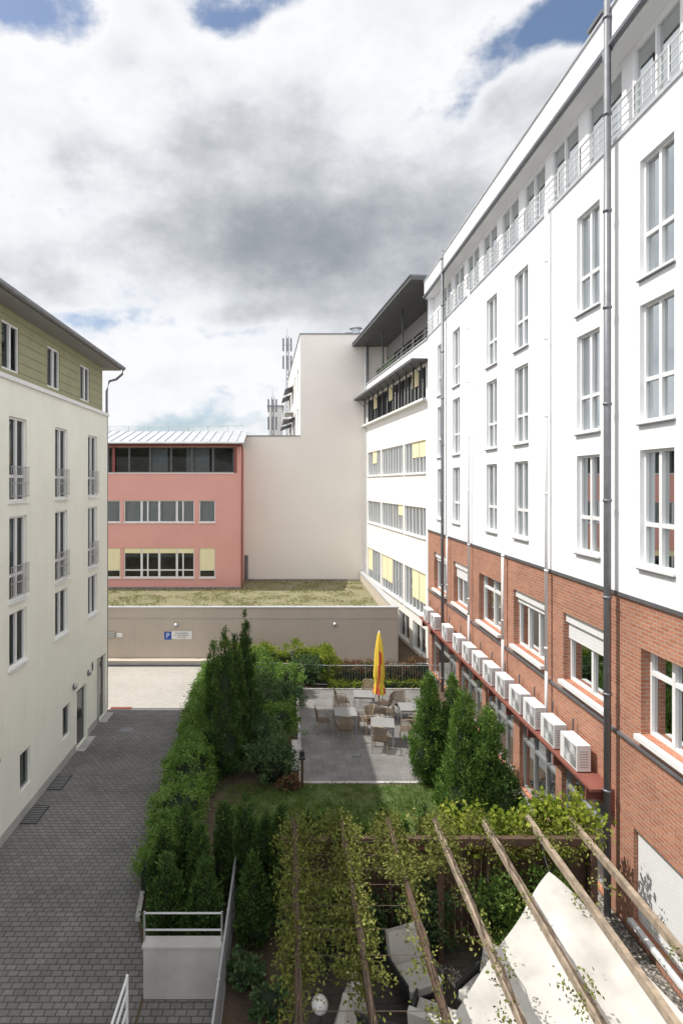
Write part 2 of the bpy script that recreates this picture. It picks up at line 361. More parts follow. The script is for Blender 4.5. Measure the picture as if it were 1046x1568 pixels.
# ------------------------------------------------------------------ RIGHT BUILDING
X0=7.15
RB=empty('white_and_brick_building')
f=F((X0,0,0),(0,1,0),(-1,0,0))
Y0,Y1=-3,29.9
w=MB();fr=MB();gl=MB();it=MB()
wc=[]
for base in (-2.05,4.6,11.4,18.0,24.9): wc+= [base,base+2.6]
holes=[]
for c in wc:
    for (s_,h_) in ((13.55,15.93),(10.64,13.0),(7.73,10.07)):
        if c-.53>Y0 and c+.53<Y1: holes.append((c-.53,c+.53,s_,h_))
f.wall(w,Y0,Y1,7.06,16.9,holes,.16,WHITE)
for k,h in enumerate(holes):
    r=random.random()
    cu=[(0,.16)] if r<.25 else ([(.86,1)] if r<.4 else ([(.5,1)] if r<.5 else None))
    f.window(fr,gl,it,*h,.14,PVC,GLASSM,INT,mull=(.5,),trans=(.36,),fw=.055,curt=cu,mc=CURT,sill=.06,tilt=k%5==3)
    f.box(fr,h[0]-.03,h[1]+.03,h[2]-.075,h[2]-.052,-.065,.02,ZINC)
tw=[(c-.75,c+.75,16.98,18.7) for c in [b*1.95+.2 for b in range(-1,16)] if c-.8>Y0 and c+.8<Y1]
f.wall(w,Y0,Y1,16.9,18.8,tw,.08,WHITE,d=.30)
w.face([f.P(Y0,16.9,0),f.P(Y1,16.9,0),f.P(Y1,16.9,.30),f.P(Y0,16.9,.30)],LZINC)
for h in tw:
    f.window(fr,gl,it,*h,.37,PVC,GLASSD,INT,mull=(.5,),trans=(),fw=.05,curt=[(0,.2)] if random.random()<.3 else None,mc=CURT,mw=.035)
f.box(w,Y0,Y1+.15,18.8,19.0,-.10,1,WHITE); f.box(w,Y0,Y1+.2,19.0,19.68,-.14,1.2,WHITE)
f.box(w,Y0,Y1+.2,18.86,18.95,-.22,-.102,ZINC)
f.box(w,Y0,Y1+.22,19.68,19.74,-.18,1.4,LZINC)
f.box(w,Y0,Y1,16.82,16.9,-.04,-.002,LZINC)
w.face([(X0+.4,Y0,19.5),(20,Y0,19.5),(20,Y1,19.5),(X0+.4,Y1,19.5)],CHAR)
w.face([(X0,Y1,0),(20,Y1,0),(20,Y1,19),(X0,Y1,19)],WHITE)
w.face([(X0,Y0,0),(20,Y0,0),(20,Y0,19),(X0,Y0,19)],WHITE)
w.face([(20,Y0,0),(20,Y1,0),(20,Y1,19),(20,Y0,19)],WHITE)
bc=[10.83+3.36*i for i in range(-3,6)]
bh=[(c-1.12,c+1.12,4.3,6.05) for c in bc if c-1.2>Y0 and c+1.15<Y1]
g1=[(a,b,.05,2.05) for a,b in ((13.1,15.4),(15.75,18.2),(18.7,21.3),(21.7,24.6),(25.0,29.2))]
sh=[(9.5,12.2,.35,2.25),(4,7,.35,2.25)]
f.wall(w,Y0,Y1,0,7.04,bh+g1+sh,.28,BRICK,BRICK,d=.03)
f.box(w,Y0,Y1,6.98,7.06,-.02,.028,CHAR)
def slats(a,b,c,e,d):
    z=c
    while z<e-.01: f.box(fr,a,b,z,min(e,z+.078),d,d+.03,PVC); z+=.086
    f.box(fr,a+.001,b-.001,c+.001,e-.001,d+.01,d+.022,PVC)
for n_,h in enumerate(bh):
    a,b,c,e=h
    f.window(fr,gl,it,*h,.27,PVC,GLASSM,INT,mull=(.33,.67) if n_%2 else (.5,),trans=(.72,) if n_%3==0 else (),fw=.06,curt=[(0,.35)] if n_%2 else [(.8,1)],mc=CURT)
    f.box(fr,a-.04,b+.04,c-.10,c-.002,-.10,.20,PVC)
    if n_%3!=0: f.box(fr,a+.01,b-.01,e-.24,e-.01,.10,.215,PVC)
    if n_%3==1: slats(a+.02,b-.02,e-.66,e-.245,.165)
    if n_%3==2: slats(a+.02,b-.02,e-.40,e-.245,.165)
for h in g1:
    f.window(fr,gl,it,*h,.2,ALU,GLASS,INT,mull=(.33,.66),trans=(.72,),fw=.05)
for a,b,c,e in sh:
    slats(a+.01,b-.01,c+.01,e-.01,.12); f.box(fr,a-.05,b+.05,c-.08,c-.002,-.08,.11,PVC)
f.box(w,Y0,Y1,4.00,4.05,-.04,.028,ZINC)
f.box(w,12.9,29.7,2.2,2.62,-.06,.028,BEAMR); f.box(w,12.9,29.7,2.62,2.68,-.5,.028,BEAMR)
for y in np.arange(13.2,29.6,1.6): f.box(w,y,y+.06,2.3,2.618,-.45,-.062,BEAMR)
w.build('walls',RB);fr.build('window_frames',RB);gl.build('window_glass',RB);it.build('curtains_and_rooms',RB)
r=MB()
for z in (17.02,17.2,17.38,17.56): r.tube([(X0-.03,Y0,z),(X0-.03,Y1,z)],.016 if z<17.5 else .024,PVC,6)
for y in np.arange(Y0+.5,Y1,1.12): r.box(X0-.055,X0-.005,y,y+.035,16.9,17.58,PVC)
for y in np.arange(Y0+.5,Y1,.28): r.box(X0-.037,X0-.023,y,y+.014,17.0,17.56,PVC)
r.build('roof_railing',RB)
p=MB()
def vpipe(y,z0,z1,rad,m,off=.12):
    p.tube([(X0-off,y,z0),(X0-off,y,z1)],rad,m,10)
    z=z0+.6
    while z<z1: p.tube([(X0-off,y,z),(X0-off,y,z+.05)],rad*1.25,m,10); z+=2.1
vpipe(12.78,0,19.9,.075,ZINC,.2); p.tube([(X0-.2,12.9,18.85),(X0-.2,12.78,18.4)],.06,ZINC)
vpipe(26.5,0,19.9,.07,ZINC,.16)
vpipe(15.97,4.3,16.9,.045,WHITE);vpipe(22.8,4.3,16.9,.045,WHITE);vpipe(19.2,4.3,7.1,.045,PVC);vpipe(25.9,4.3,7.1,.04,PVC)
for y in (15.97,22.8,19.2): p.tube([(X0-.12,y,4.3),(X0-.12,y,2.7)],.045,PVC,8)
p.build('downpipes',RB,smooth=True)
c=MB(); c.box(X0+.3,X0+.9,13.9,14.5,19.6,20.5,CHAR); c.box(X0+.25,X0+.95,13.85,14.55,20.5,20.58,ZINC); c.build('chimney',RB)
am=MB()
am.box(-.36,-.04,-.42,.42,.03,.63,PVC); am.box(-.365,-.362,-.38,.2,.07,.59,ALU)
for i in range(5):
    rr=.06+.05*i; pts=[(-.37,-.09+math.cos(t)*rr,.33+math.sin(t)*rr) for t in np.linspace(0,2*math.pi,21)]; am.tube(pts,.005,PVC,4)
am.box(-.32,-.06,-.36,-.3,0,.03,DARK);am.box(-.32,-.06,.3,.36,0,.03,DARK)
for i in range(7): am.box(-.3,-.1,-.424,-.421,.12+i*.06,.14+i*.06,ALU)
am.tube([(-.08,.44,.2),(-.02,.5,.35),(0,.5,.9)],.02,CHAR,6)
o=am.build('air_conditioner',None,bevel=.008); acm=o.data
ys=[14.05,15.2,16.35,17.4,18.6,19.8,21,22.2,23.5,25.2,27.2,28.6]
o.location=(X0-.08,ys[0],2.68)
for y in ys[1:]:
    q=link(bpy.data.objects.new('air_conditioner',acm)); q.location=(X0-.08,y,2.68); q.scale[1]=random.uniform(.92,1.05)
    b=q.modifiers.new('bevel','BEVEL'); b.width=.008; b.limit_method='ANGLE'
# ------------------------------------------------------------------ FAR WHITE BUILDING
FB=empty('white_terraced_building')
ud=Vector((6.0-7.29,14.5,0)); L=ud.length; ud.normalize(); nn=Vector((-ud.y,ud.x,0))
f=F((7.29,30.5,0),ud,nn)
w=MB();fr=MB();gl=MB();it=MB()
strips=[(13.9,15.6),(9.95,11.7),(6.5,8.1),(2.3,4.6)]
holes=[]
n=10; W=(L-1.05)/n
wins=[]
for k,(a,b) in enumerate(strips):
    segs=[(0,10)] if k==0 else [(0,3),(3,7),(7,10)]
    for s0,s1 in segs:
        u0=.35+s0*W+(.15 if s0 else 0);u1=.35+s1*W-(.15 if s1<10 else 0)
        holes.append((u0,u1,a,b)); m_=s1-s0
        for i in range(m_): wins.append((k,s0+i,u0+(u1-u0)*i/m_,u0+(u1-u0)*(i+1)/m_,a,b))
gh=[(.4+i*2.9,2.6+i*2.9,.2,1.7) for i in range(5)]
f.wall(w,0,L,0,16.9,holes+gh,.15,WHITE2)
for k,i,u0,u1,a,b in wins:
    y_=i in ((1,5,8),(0,1,8),(3,),(0,1,5,6,9))[k]
    f.window(fr,gl,it,u0+.004,u1-.004,a,b,.14,DARK if k==0 else PVC,GLASSM,INT,mull=(.5,),trans=(),fw=.05,blind=(.5,.5,.4,.7)[k] if y_ else 0,mb_=YBL,curt=[(0,1)] if (not y_ and random.random()<.2) else None,mc=CURT,mw=.03)
for h in holes: f.box(fr,h[0]-.03,h[1]+.03,h[2]-.07,h[2]-.002,-.07,.14,PVC)
for h in gh: f.window(fr,gl,it,*h,.14,PVC,GLASS,INT)
f.box(w,-.1,L+.6,15.72,15.86,-.9,-.002,CHAR)
for u in np.arange(.35,L-.5,1.35):
    f.box(w,u-.03,u+.03,13.9,15.72,-.28,-.2,DARK)
    w.tube([f.P(u,15.7,-.85),f.P(u,15.1,-.24)],.02,DARK,6)
f.box(w,.0,L,13.72,13.83,-.3,-.075,WHITE2)
f.box(w,0,L,16.9,16.97,-.06,.12,LZINC)
w.face([f.P(0,16.3,0.01),f.P(L,16.3,0.01),f.P(L,16.3,2),f.P(0,16.3,2)],CONC)
th=[(.8+i*2.4,2.8+i*2.4,16.5,18.9) for i in range(5)]
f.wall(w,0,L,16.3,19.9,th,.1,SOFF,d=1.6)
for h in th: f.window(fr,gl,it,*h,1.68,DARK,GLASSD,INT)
f.box(w,-.3,L+.7,19.85,20.05,-1.0,4,CHAR); f.box(w,-.3,L+.75,20.05,20.12,-1.05,4,ZINC)
for u in np.arange(.2,L,4.7): f.box(w,u,u+.1,16.97,19.85,.05,.15,CHAR)
for z in (17.2,17.45): w.tube([f.P(0,z,.06),f.P(L,z,.06)],.02,ALU,6)
w.face([f.P(0,0,0),f.P(0,20,0),f.P(0,20,8),f.P(0,0,8)],WHITE2)
w.tube([f.P(L-.35,0,-.1),f.P(L-.35,19.8,-.1)],.06,LZINC,8)
w.build('walls',FB);fr.build('window_frames',FB);gl.build('window_glass',FB);it.build('blinds_and_rooms',FB)
C=[tuple(f.P(random.uniform(8,12.5),17.0+random.uniform(0,.5),.5)) for i in range(40)]
leaves('terrace_planting',C,[(0,0,1)]*len(C),20,(.15,.15,.12),.16,.08,LF_BUSH,FB)
# ------------------------------------------------------------------ TALL BEIGE BLOCK
TB=empty('beige_apartment_block'); w=MB();fr=MB();gl=MB();it=MB()
f=F((0,45,0),(1,0,0),(0,-1,0))
f.wall(w,1.0,9,0,20.8,[],.1,BEIGE)
f.wall(w,-3.62,1.0,0,13.0,[],.1,BEIGE)
f.box(w,.95,9,20.8,20.88,-.06,.4,ZINC); f.box(w,-3.66,.998,13.0,13.07,-.06,.4,ZINC)
w.face([(-3.62,45.4,13),(1,45.4,13),(1,62,13),(-3.62,62,13)],CHAR)
w.face([(-3.62,45,0),(-3.62,62,0),(-3.62,62,13),(-3.62,45,13)],BEIGE)
g=F((1.0,45,0),(-.85,19,0),(-19,-.85,0))
hs=[(2.5+i*3.2,4.1+i*3.2,a,a+1.9) for i in range(5) for a in (13.6,16.8)]
g.wall(w,0,20,0,20.8,hs,.15,WHITE2)
for h in hs: g.window(fr,gl,it,*h,.14,PVC,GLASS,INT)
g.box(w,0.35,20,20.8,20.88,-.06,.4,ZINC)
P=g.P
for a,z,dd in ((9,18.3,.8),(14.5,18.3,.8),(7,15.2,1.0),(13,15.2,1.0)):
    w.hexa([P(a,z-.35,-dd),P(a+3.6,z-.35,-dd),P(a+3.6,z,-.002),P(a,z,-.002),P(a,z-.27,-dd),P(a+3.6,z-.27,-dd),P(a+3.6,z+.08,-.002),P(a,z+.08,-.002)],CHAR)
    g.box(w,a,a+3.6,z-2.4,z-2.28,-.8,-.003,WHITE2)
    g.box(w,a,a+3.6,z-2.278,z-1.5,-.8,-.76,LZINC)
w.face([(1,45.1,20.8),(20,45.1,20.8),(20,65,20.8),(.2,65,20.8)],CHAR)
w.box(-2.2,-.6,70,80,0,18.6,WHITE2); w.box(-2.4,-.4,69.8,80,18.6,18.7,LZINC)
w.tube([(5.3,45.5,20.88),(5.3,45.5,21.35)],.32,LZINC,14); w.tube([(5.3,45.5,21.35),(5.3,45.5,21.45)],.5,LZINC,14); w.box(4.5,6.3,45.3,46.2,20.88,21.02,CHAR)
w.tube([(-3.1,44.9,2.0),(-3.1,44.9,3.9)],.12,ZINC,8); w.tube([(-3.45,44.9,13.0),(-3.45,44.9,13.35)],.1,ZINC,8)
w.build('walls',TB);fr.build('window_frames',TB);gl.build('window_glass',TB);it.build('rooms',TB)
def mast(name,x,y,z0,z1):
    m=MB(); r=.17
    for a in range(3):
        t=a*2.094; m.tube([(x+math.cos(t)*r,y+math.sin(t)*r,z0),(x+math.cos(t)*r,y+math.sin(t)*r,z1)],.035,ZINC,5)
    z=z0
    while z<z1-.5:
        for a in range(3):
            t=a*2.094;u=(a+1)*2.094
            m.tube([(x+math.cos(t)*r,y+math.sin(t)*r,z),(x+math.cos(u)*r,y+math.sin(u)*r,z+.5)],.02,ZINC,4)
        z+=.5
    for dx in (-.42,.42,0):
        for q in (.3,2.2): 
            if z1-q-1.4>z0: m.box(x+dx-.09,x+dx+.09,y-.4,y-.28,z1-q-1.4,z1-q,ZINC)
        m.tube([(x,y,z1-1),(x+dx,y-.34,z1-1)],.02,ZINC,4)
    m.tube([(x,y,z1),(x,y,z1+.8)],.02,ZINC,5)
    m.build(name)
mast('antenna_mast',.0,64,13,25.4); mast('antenna_mast',-1.6,64,13,18.8)
# ------------------------------------------------------------------ PINK BUILDING
PB=empty('pink_office_building'); w=MB();fr=MB();gl=MB();it=MB()
f=F((0,41.4,0),(1,0,0),(0,-1,0)); XE=-3.3
mid=[(-16,-13.0),(-12.85,-11.73),(-11.5,-6.53),(-6.2,-5.06)]
h1=[(-20,-3.75,10.15,11.95)]
h2=[(a,b,6.65,8.2) for a,b in mid]; h3=[(a,b,2.75,4.85) for a,b in mid]
f.wall(w,-24,XE,0,12.0,h1+h2+h3,.15,PINK)
n=11; W=16.25/n
for i in range(n):
    f.window(fr,gl,it,-20+i*W,-20+(i+1)*W,10.15,11.95,.14,CHAR,GLASSM,INT,mull=(),fw=.07,curt=[(0,.8)] if i in (7,9) else ([(.7,1)] if i==8 else None),mc=CURT)
for x in (-3.75,-12.3,-16.3): f.box(w,x,x+.2,10.15,11.95,-.06,.05,MAROON)
f.box(w,-24,XE+.05,12.0,12.25,-.12,.3,MAROON)
f.box(fr,-20,-3.75,10.08,10.148,-.06,.13,PVC)
for hh,low in ((h2,0),(h3,1)):
    for k,(a,b,c,e) in enumerate(hh):
        n=4 if b-a>4 else (2 if b-a>2 else 1); W=(b-a)/n
        for i in range(n):
            yb=low and k!=2
            f.window(fr,gl,it,a+i*W+.003,a+(i+1)*W-.003,c,e,.13,PVC,GLASS,INT,mull=(.35,) if i%2 else (),trans=(.25,) if low else (),fw=.07,
              curt=[(0,1)] if (not low) else None,mc=CURT,blind=.75 if yb else (.18 if low else 0),mb_=YBL)
        f.box(fr,a-.05,b+.05,c-.07,c-.002,-.08,.12,PVC)
w.face([(XE,41.4,0),(XE,45,0),(XE,45,12),(XE,41.4,12)],PINK)
w.hexa([(-24,40.7,12.22),(XE+.3,40.7,12.22),(XE+.3,45.0,13.3),(-24,45.0,13.3),(-24,40.7,12.30),(XE+.3,40.7,12.30),(XE+.3,45.0,13.38),(-24,45.0,13.38)],LZINC)
for x in np.arange(-24,XE+.35,.62): w.hexa([(x,40.7,12.302),(x+.04,40.7,12.302),(x+.04,45,13.382),(x,45,13.382),(x,40.7,12.36),(x+.04,40.7,12.36),(x+.04,45,13.44),(x,45,13.44)],LZINC)
w.tube([(-24,40.62,12.2),(XE+.35,40.62,12.2)],.08,LZINC,8)
w.tube([(XE+.15,40.65,12.2),(XE+.15,41.3,11.7),(XE+.12,41.3,2.0)],.055,MAROON,8)
w.tube([(-24,44.6,13.75),(XE,44.6,13.75)],.025,ALU,5)
for x in np.arange(-24,XE,1.5): w.tube([(x,44.6,13.3),(x,44.6,13.75)],.02,ALU,5)
w.build('walls',PB);fr.build('window_frames',PB);gl.build('window_glass',PB);it.build('blinds_and_rooms',PB)
# ------------------------------------------------------------------ GARAGE
GB=empty('underground_garage_building'); w=MB()
w.face([(-30,30.8,0),(5.8,30.8,0),(5.8,30.8,2.85),(-30,30.8,2.85)],TAN)
w.face([(5.8,30.8,0),(5.8,45,0),(5.8,45,2.6),(5.8,30.8,2.85)],TAN)
w.face([(-30,31.05,2.0),(5.55,31.05,2.0),(5.55,31.05,2.85),(-30,31.05,2.85)],TAN)
w.face([(5.55,31.05,2.0),(5.55,45,2.0),(5.55,45,2.6),(5.55,31.05,2.85)],TAN)
w.box(-30,5.84,30.76,31.09,2.85,2.92,LZINC)
w.hexa([(5.51,31.092,2.85),(5.84,31.092,2.85),(5.84,44.9,2.6),(5.51,44.9,2.6),(5.51,31.092,2.92),(5.84,31.092,2.92),(5.84,44.9,2.67),(5.51,44.9,2.67)],LZINC)
w.box(-30,5.8,30.78,30.798,2.3,2.33,CONC)
for x in (-12,-8,-1.8,0.6): w.box(x,x+.018,30.79,30.798,.25,2.3,CONC)
w.face([(-30,31.05,2.0),(5.55,31.05,2.0),(5.55,45,2.0),(-30,45,2.0)],MOSS)
w.box(-24,-3.2,41.0,41.39,2.002,2.10,GRAVEL); w.box(-3.18,5.5,44.5,44.99,2.002,2.08,GRAVEL)
w.build('walls_and_roof',GB)
M_=[(random.uniform(-14,5.4),random.uniform(33,44.4),2.02) for i in range(2000)]
M_=[m for m in M_ if (m[1]<40.9 or m[0]>-3.1) and mnoise.noise(Vector((m[0]*.5,m[1]*.6,0)))>-.12]
leaves('roof_sedum',M_,[(0,0,1)]*len(M_),9,(.18,.18,.01),.11,.06,LF_MOSS,GB,out=.4,up=.4,rnd=.8)
def walllamp(x,y,z,n):
    m=MB(); n=Vector(n); c=Vector((x,y,z)); m.tube([c,c+n*.05],.1,DARK,12); m.tube([c+n*.05,c+n*.12],.12,ALU,14,r2=.06); m.build('wall_lamp')
walllamp(-5.8,30.8,1.95,(0,-1,0)); walllamp(2.5,30.8,2.0,(0,-1,0))
BLUE=plain('sign_blue',(.01,.08,.42),.4,var=.03); SWH=plain('sign_white',(.8,.8,.8),.4,var=.02)
def textmesh(txt,size,loc,mat,parent,rot=(math.pi/2,0,0)):
    cu=bpy.data.curves.new('lettering','FONT'); cu.body=txt; cu.size=size; cu.extrude=.002; cu.align_x='CENTER'; cu.align_y='CENTER'
    o=bpy.data.objects.new('t',cu); COL.objects.link(o); bpy.context.view_layer.update()
    me=bpy.data.meshes.new_from_object(o.evaluated_get(bpy.context.evaluated_depsgraph_get())); bpy.data.objects.remove(o)
    me.materials.clear(); me.materials.append(mat); q=link(bpy.data.objects.new('lettering',me),parent); q.location=loc; q.rotation_euler=rot
ps=empty('parking_sign'); m=MB(); m.box(-6.42,-6.06,30.765,30.78,1.22,1.62,BLUE); m.build('panel',ps); textmesh('P',.36,(-6.24,30.76,1.42),SWH,ps)
ps=empty('notice_sign'); m=MB(); m.box(-6.04,-4.98,30.765,30.78,1.24,1.66,SWH); m.build('panel',ps); textmesh('Privatparkplatz\nnur fuer Besucher\nder Praxis',.11,(-5.51,30.76,1.45),CHAR,ps)
m=MB(); m.box(-9.4,-9.0,30.7,30.78,1.3,1.62,ALU); m.box(-8.9,-8.6,30.72,30.78,1.35,1.55,PVC); m.build('utility_box',bevel=.01)
# ------------------------------------------------------------------ LEFT BUILDING
LB=empty('cream_apartment_building'); w=MB();fr=MB();gl=MB();it=MB()
XL=-7.4; f=F((XL,0,0),(0,1,0),(1,0,0)); YA,YB=-4,24.2
cs=[16.2+3.1*i for i in range(-6,3)]
fh=[];sw=[]
for c in cs:
    fh+=[(c-.53,c+.53,8.9,11.2),(c-.53,c+.53,6.2,8.5)]; sw.append((c-.53,c+.53,4.4,5.9))
low=[(19.4,20.05,.9,1.95),(16.3,16.95,.8,1.85),(13.2,13.9,.8,1.85)]
doors=[(20.7,21.7,.03,2.05),(23.2,23.95,.03,2.5)]
f.wall(w,YA,YB,0,12.15,fh+sw+low+doors,.14,CREAM)
for h in fh+sw:
    f.window(fr,gl,it,*h,.12,PVC,GLASSM,INT,mull=(.5,),trans=(.3,) if h[3]-h[2]>2 else (),fw=.06,curt=[(0,.25),(.8,1)] if random.random()<.5 else None,mc=CURT,sill=.07)
for a,b,c,e in fh:
    for z in (.15,.5,.95): fr.tube([f.P(a-.02,c+z,-.06),f.P(b+.02,c+z,-.06)],.014,ALU,6)
    for k in range(11): u=a+(b-a)*k/10; fr.tube([f.P(u,c+.12,-.06),f.P(u,c+.95,-.06)],.008,ALU,5)
for h in low: f.window(fr,gl,it,*h,.12,ALU,GLASSD,INT,mull=(),fw=.05)
for a,b,c,e in doors:
    f.box(fr,a,b,c,e,.1,.16,CHAR); f.box(fr,a+.12,b-.12,c+.9,e-.15,.09,.099,GLASSD); f.box(fr,a+.08,a+.1,c+.9,c+1.15,.04,.1,ALU)
    f.box(w,a-.1,b+.1,0,.025,-.3,-.022,CONC)
f.box(w,YA,YB+.06,12.15,12.27,-.07,.3,PVC)
gw=[(c-.5,c+.5,12.45,13.75) for c in [16.0,18.95,21.9,12.9,9.8,6.7]]
f.wall(w,YA,YB-.25,12.27,14.1,gw,.1,GREENW,d=.12)
for z in np.arange(12.5,14.1,.28):
    e0=YA
    for g_ in sorted(gw)+[(YB-.25,0,0,0)]:
        f.box(w,e0,g_[0] if 12.43<z<13.75 else YB-.25,z,z+.012,.113,.118,CHAR); e0=g_[1]
        if not 12.43<z<13.75: break
for h in gw: f.window(fr,gl,it,*h,.2,PVC,GLASSM,INT,curt=[(0,.3)],mc=CURT)
w.face([(XL,YB,0),(-20,YB,0),(-20,YB,12.15),(XL,YB,12.15)],CREAM)
w.face([(XL-.12,YB-.25,12.2),(-20,YB-.25,12.2),(-20,YB-.25,14.1),(XL-.12,YB-.25,14.1)],GREENW)
w.face([(XL,YA,0),(-20,YA,0),(-20,YA,14),(XL,YA,14)],CREAM); w.face([(-20,YA,0),(-20,YB,0),(-20,YB,14),(-20,YA,14)],CREAM)
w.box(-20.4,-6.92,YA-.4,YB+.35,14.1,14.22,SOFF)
w.hexa([(-20.4,YA-.4,14.222),(-6.9,YA-.4,14.222),(-6.9,YB+.37,14.222),(-20.4,YB+.37,14.222),(-17,YA-.4,15.0),(-12,YA+2,15.0),(-12,YB-4,15.0),(-17,YB-4,15.0)],ZINC)
w.tube([(-6.83,YA-.4,14.2),(-6.83,YB+.4,14.2)],.085,ZINC,10)
w.tube([(-6.83,YB+.3,14.15),(-6.86,YB+.3,13.95),(-7.1,YB+.25,13.72),(-7.35,YB+.12,13.62),(-7.45,YB+.1,13.2),(-7.45,YB+.1,.1)],.05,ZINC,10)
f.box(w,YA,20.59,.0,.28,-.02,-.001,CONC); f.box(w,21.81,23.09,.0,.28,-.02,-.001,CONC)
w.build('walls',LB);fr.build('window_frames',LB);gl.build('window_glass',LB);it.build('curtains_and_rooms',LB)
for y in (20.4,21.9,14.9): walllamp(XL,y,2.35,(1,0,0))
m=MB(); m.tube([(XL+.05,22.9,0),(XL+.05,22.9,2.6)],.03,ALU,6); m.tube([(XL+.03,22.3,2.6),(XL+.03,22.3,2.3)],.02,DARK,6); m.build('conduit_pipe')
for y in (16.2,18.0,13.0):
    m=MB(); m.box(XL+.05,XL+.5,y,y+.9,.005,.03,DARK)
    for k in range(10): m.box(XL+.07,XL+.48,y+.03+k*.087,y+.05+k*.087,.03,.036,ALU)
    m.build('light_well_grate')
# ------------------------------------------------------------------ fences / railings
def barfence(name,a,b,h,z0=0,step=.12,m_=ALU,post=1.5,rails=(.12,1.0),bars=True,pr=.022):
    mb=MB(); a=Vector(a);b=Vector(b); L=(b-a).length; n=max(1,round(L/post))
    for i in range(n+1): q=a.lerp(b,i/n); mb.tube([q+Vector((0,0,z0)),q+Vector((0,0,h+.03))],pr,m_,6)
    for r_ in rails: mb.tube([a+Vector((0,0,z0+(h-z0)*r_)),b+Vector((0,0,z0+(h-z0)*r_))],pr*.9,m_,6)
    if bars:
        k=int(L/step)
        for i in range(k+1): q=a.lerp(b,i/k); mb.tube([q+Vector((0,0,z0+(h-z0)*rails[0])),q+Vector((0,0,z0+(h-z0)*rails[-1]))],.009,m_,4)
    return mb.build(name)
barfence('garden_fence',(1.9,27.1,0),(7.0,27.1,0),1.0)
barfence('garden_fence',(-1.6,27.6,0),(1.9,27.1,0),1.0)
barfence('ramp_railing',(-1.15,5,0),(-1.15,13.1,0),1.05,step=.10,m_=ALU,pr=.03)
barfence('cross_railing',(-2.62,10.8,0),(-1.2,10.8,0),1.5,z0=.99,rails=(.4,1.0),bars=False,post=1.4,pr=.02)
barfence('stair_railing',(-2.72,4,0),(-2.72,10.0,0),1.0,m_=PVC,rails=(.15,.45,.75,1.0),bars=False,post=1.2,pr=.025)
m=MB(); m.box(-2.62,-1.2,10.7,10.9,0,.93,CONC); m.box(-2.64,-1.18,10.67,10.93,.93,.99,CONC); m.build('retaining_wall',bevel=.01)
sheet('ramp_floor',[(-2.6,3),(-1.2,3),(-1.2,10.69),(-2.6,10.69)],.006,PAVE)
m=MB()
for i in range(46):
    x=.1+i*.135; m.box(x,x+.12,12.15,12.18,.05,1.85+random.uniform(-.01,.01),DWOOD)
m.box(.05,6.3,12.1,12.148,.4,.5,DWOOD); m.box(.05,6.3,12.08,12.2,1.87,1.95,BEAMR)
for x in (.1,2.1,4.1,6.2): m.box(x-.05,x+.05,12.02,12.098,0,1.95,DWOOD)
m.build('wooden_screen_fence')
m=MB(); m.box(.42,.5,18.1,18.37,0,.9,DWOOD); m.box(.36,.56,18.05,18.45,.9,.94,DARK); m.tube([(.46,18.25,.94),(.46,18.25,1.1)],.07,DARK,10); m.build('bollard_light')
m=MB(); m.box(.15,.375,18.5,20.6,0,.35,BRICK); m.box(.12,.378,18.47,20.63,.35,.4,CONC); m.build('low_brick_wall')
# ------------------------------------------------------------------ pergola
PX=[.15,1.1,2.05,3.0,4.0,4.95,5.8]
m=MB()
for i,x in enumerate(PX):
    z=2.42; t=random.uniform(-.02,.02); m.box(x-.045,x+.045,3.5,11.95+t*4+(.2 if i>4 else 0),z,z+.14,WOOD if i>2 else DWOOD)
for y in (4.2,11.6): m.box(-.1,6.1,y-.06,y+.06,2.27,2.418,DWOOD)
for x in (.1,3.0,6.0):
    for y in (4.2,11.6): m.box(x-.06,x+.06,y-.12,y+.058,0,2.268,DWOOD)
m.build('wooden_pergola',bevel=.008)
C=[]
for i,x in enumerate(PX):
    n=[200,215,190,60,26,16,16][i]
    for k in range(n):
        y=random.uniform(8.2 if i<2 else 9.9,12.2) if k%6 else random.uniform(7,12.2)
        if i>=3 : y=random.uniform(11,12.3) if k%3 else random.uniform(7,12.3)
        z=2.6-abs(random.gauss(0,.28)) if mnoise.noise(Vector((x,y*1.2,0)))>-.15 else 2.55
        C.append((x+random.gauss(0,.13),y,z))
for y in (11.6,11.2,10.8,10.4,10.0,9.5,9.0,8.5):
    for k in range(26): C.append((random.uniform(-.05,2.8 if y>10.6 else 1.3),y+random.gauss(0,.05),2.47-abs(random.gauss(0,.08))))
for k in range(130): C.append((random.uniform(0,6.2),11.8+random.gauss(0,.2),2.35+random.gauss(0,.15)))
e=empty('climbing_vine')
leaves('foliage',C,[(0,0,.4)]*len(C),23,(.08,.09,.07),.062,.040,LF_VINE,e,out=.3,up=-.1,rnd=.9)
vm=MB()
for i,x in enumerate(PX[:5]):
    for k in range(3):
        pts=[(x+.1*mnoise.noise(Vector((y*1.3,k*7,x))),y,2.58+.08*mnoise.noise(Vector((y*2,k*3,x+9)))) for y in np.arange(7,12.2,.25)]; vm.tube(pts,.011,BARK,5)
    vm.tube([(x+.1,11.75,0),(x+.03,11.8,1.2),(x,11.7,2.5)],.03,BARK,6,r2=.015)
for y in (11.2,10.8,10.4,10.0,9.5,9.0,8.5,7.6): vm.tube([(-.05,y,2.575),(2.1,y,2.575)],.005,BARK,4)
vm.build('vine_stems',e)
C=[(random.uniform(5.2,6.3),random.uniform(11.8,12.6),random.uniform(1.9,2.75)) for k in range(70)]+[(random.uniform(3.2,5.2),random.uniform(12,12.6),random.uniform(1.7,2.5)) for k in range(70)]
leaves('grape_vine',C,[(0,0,.5)]*len(C),24,(.11,.11,.09),.11,.09,LF_YEL,None,out=.4,up=.1,rnd=.8)
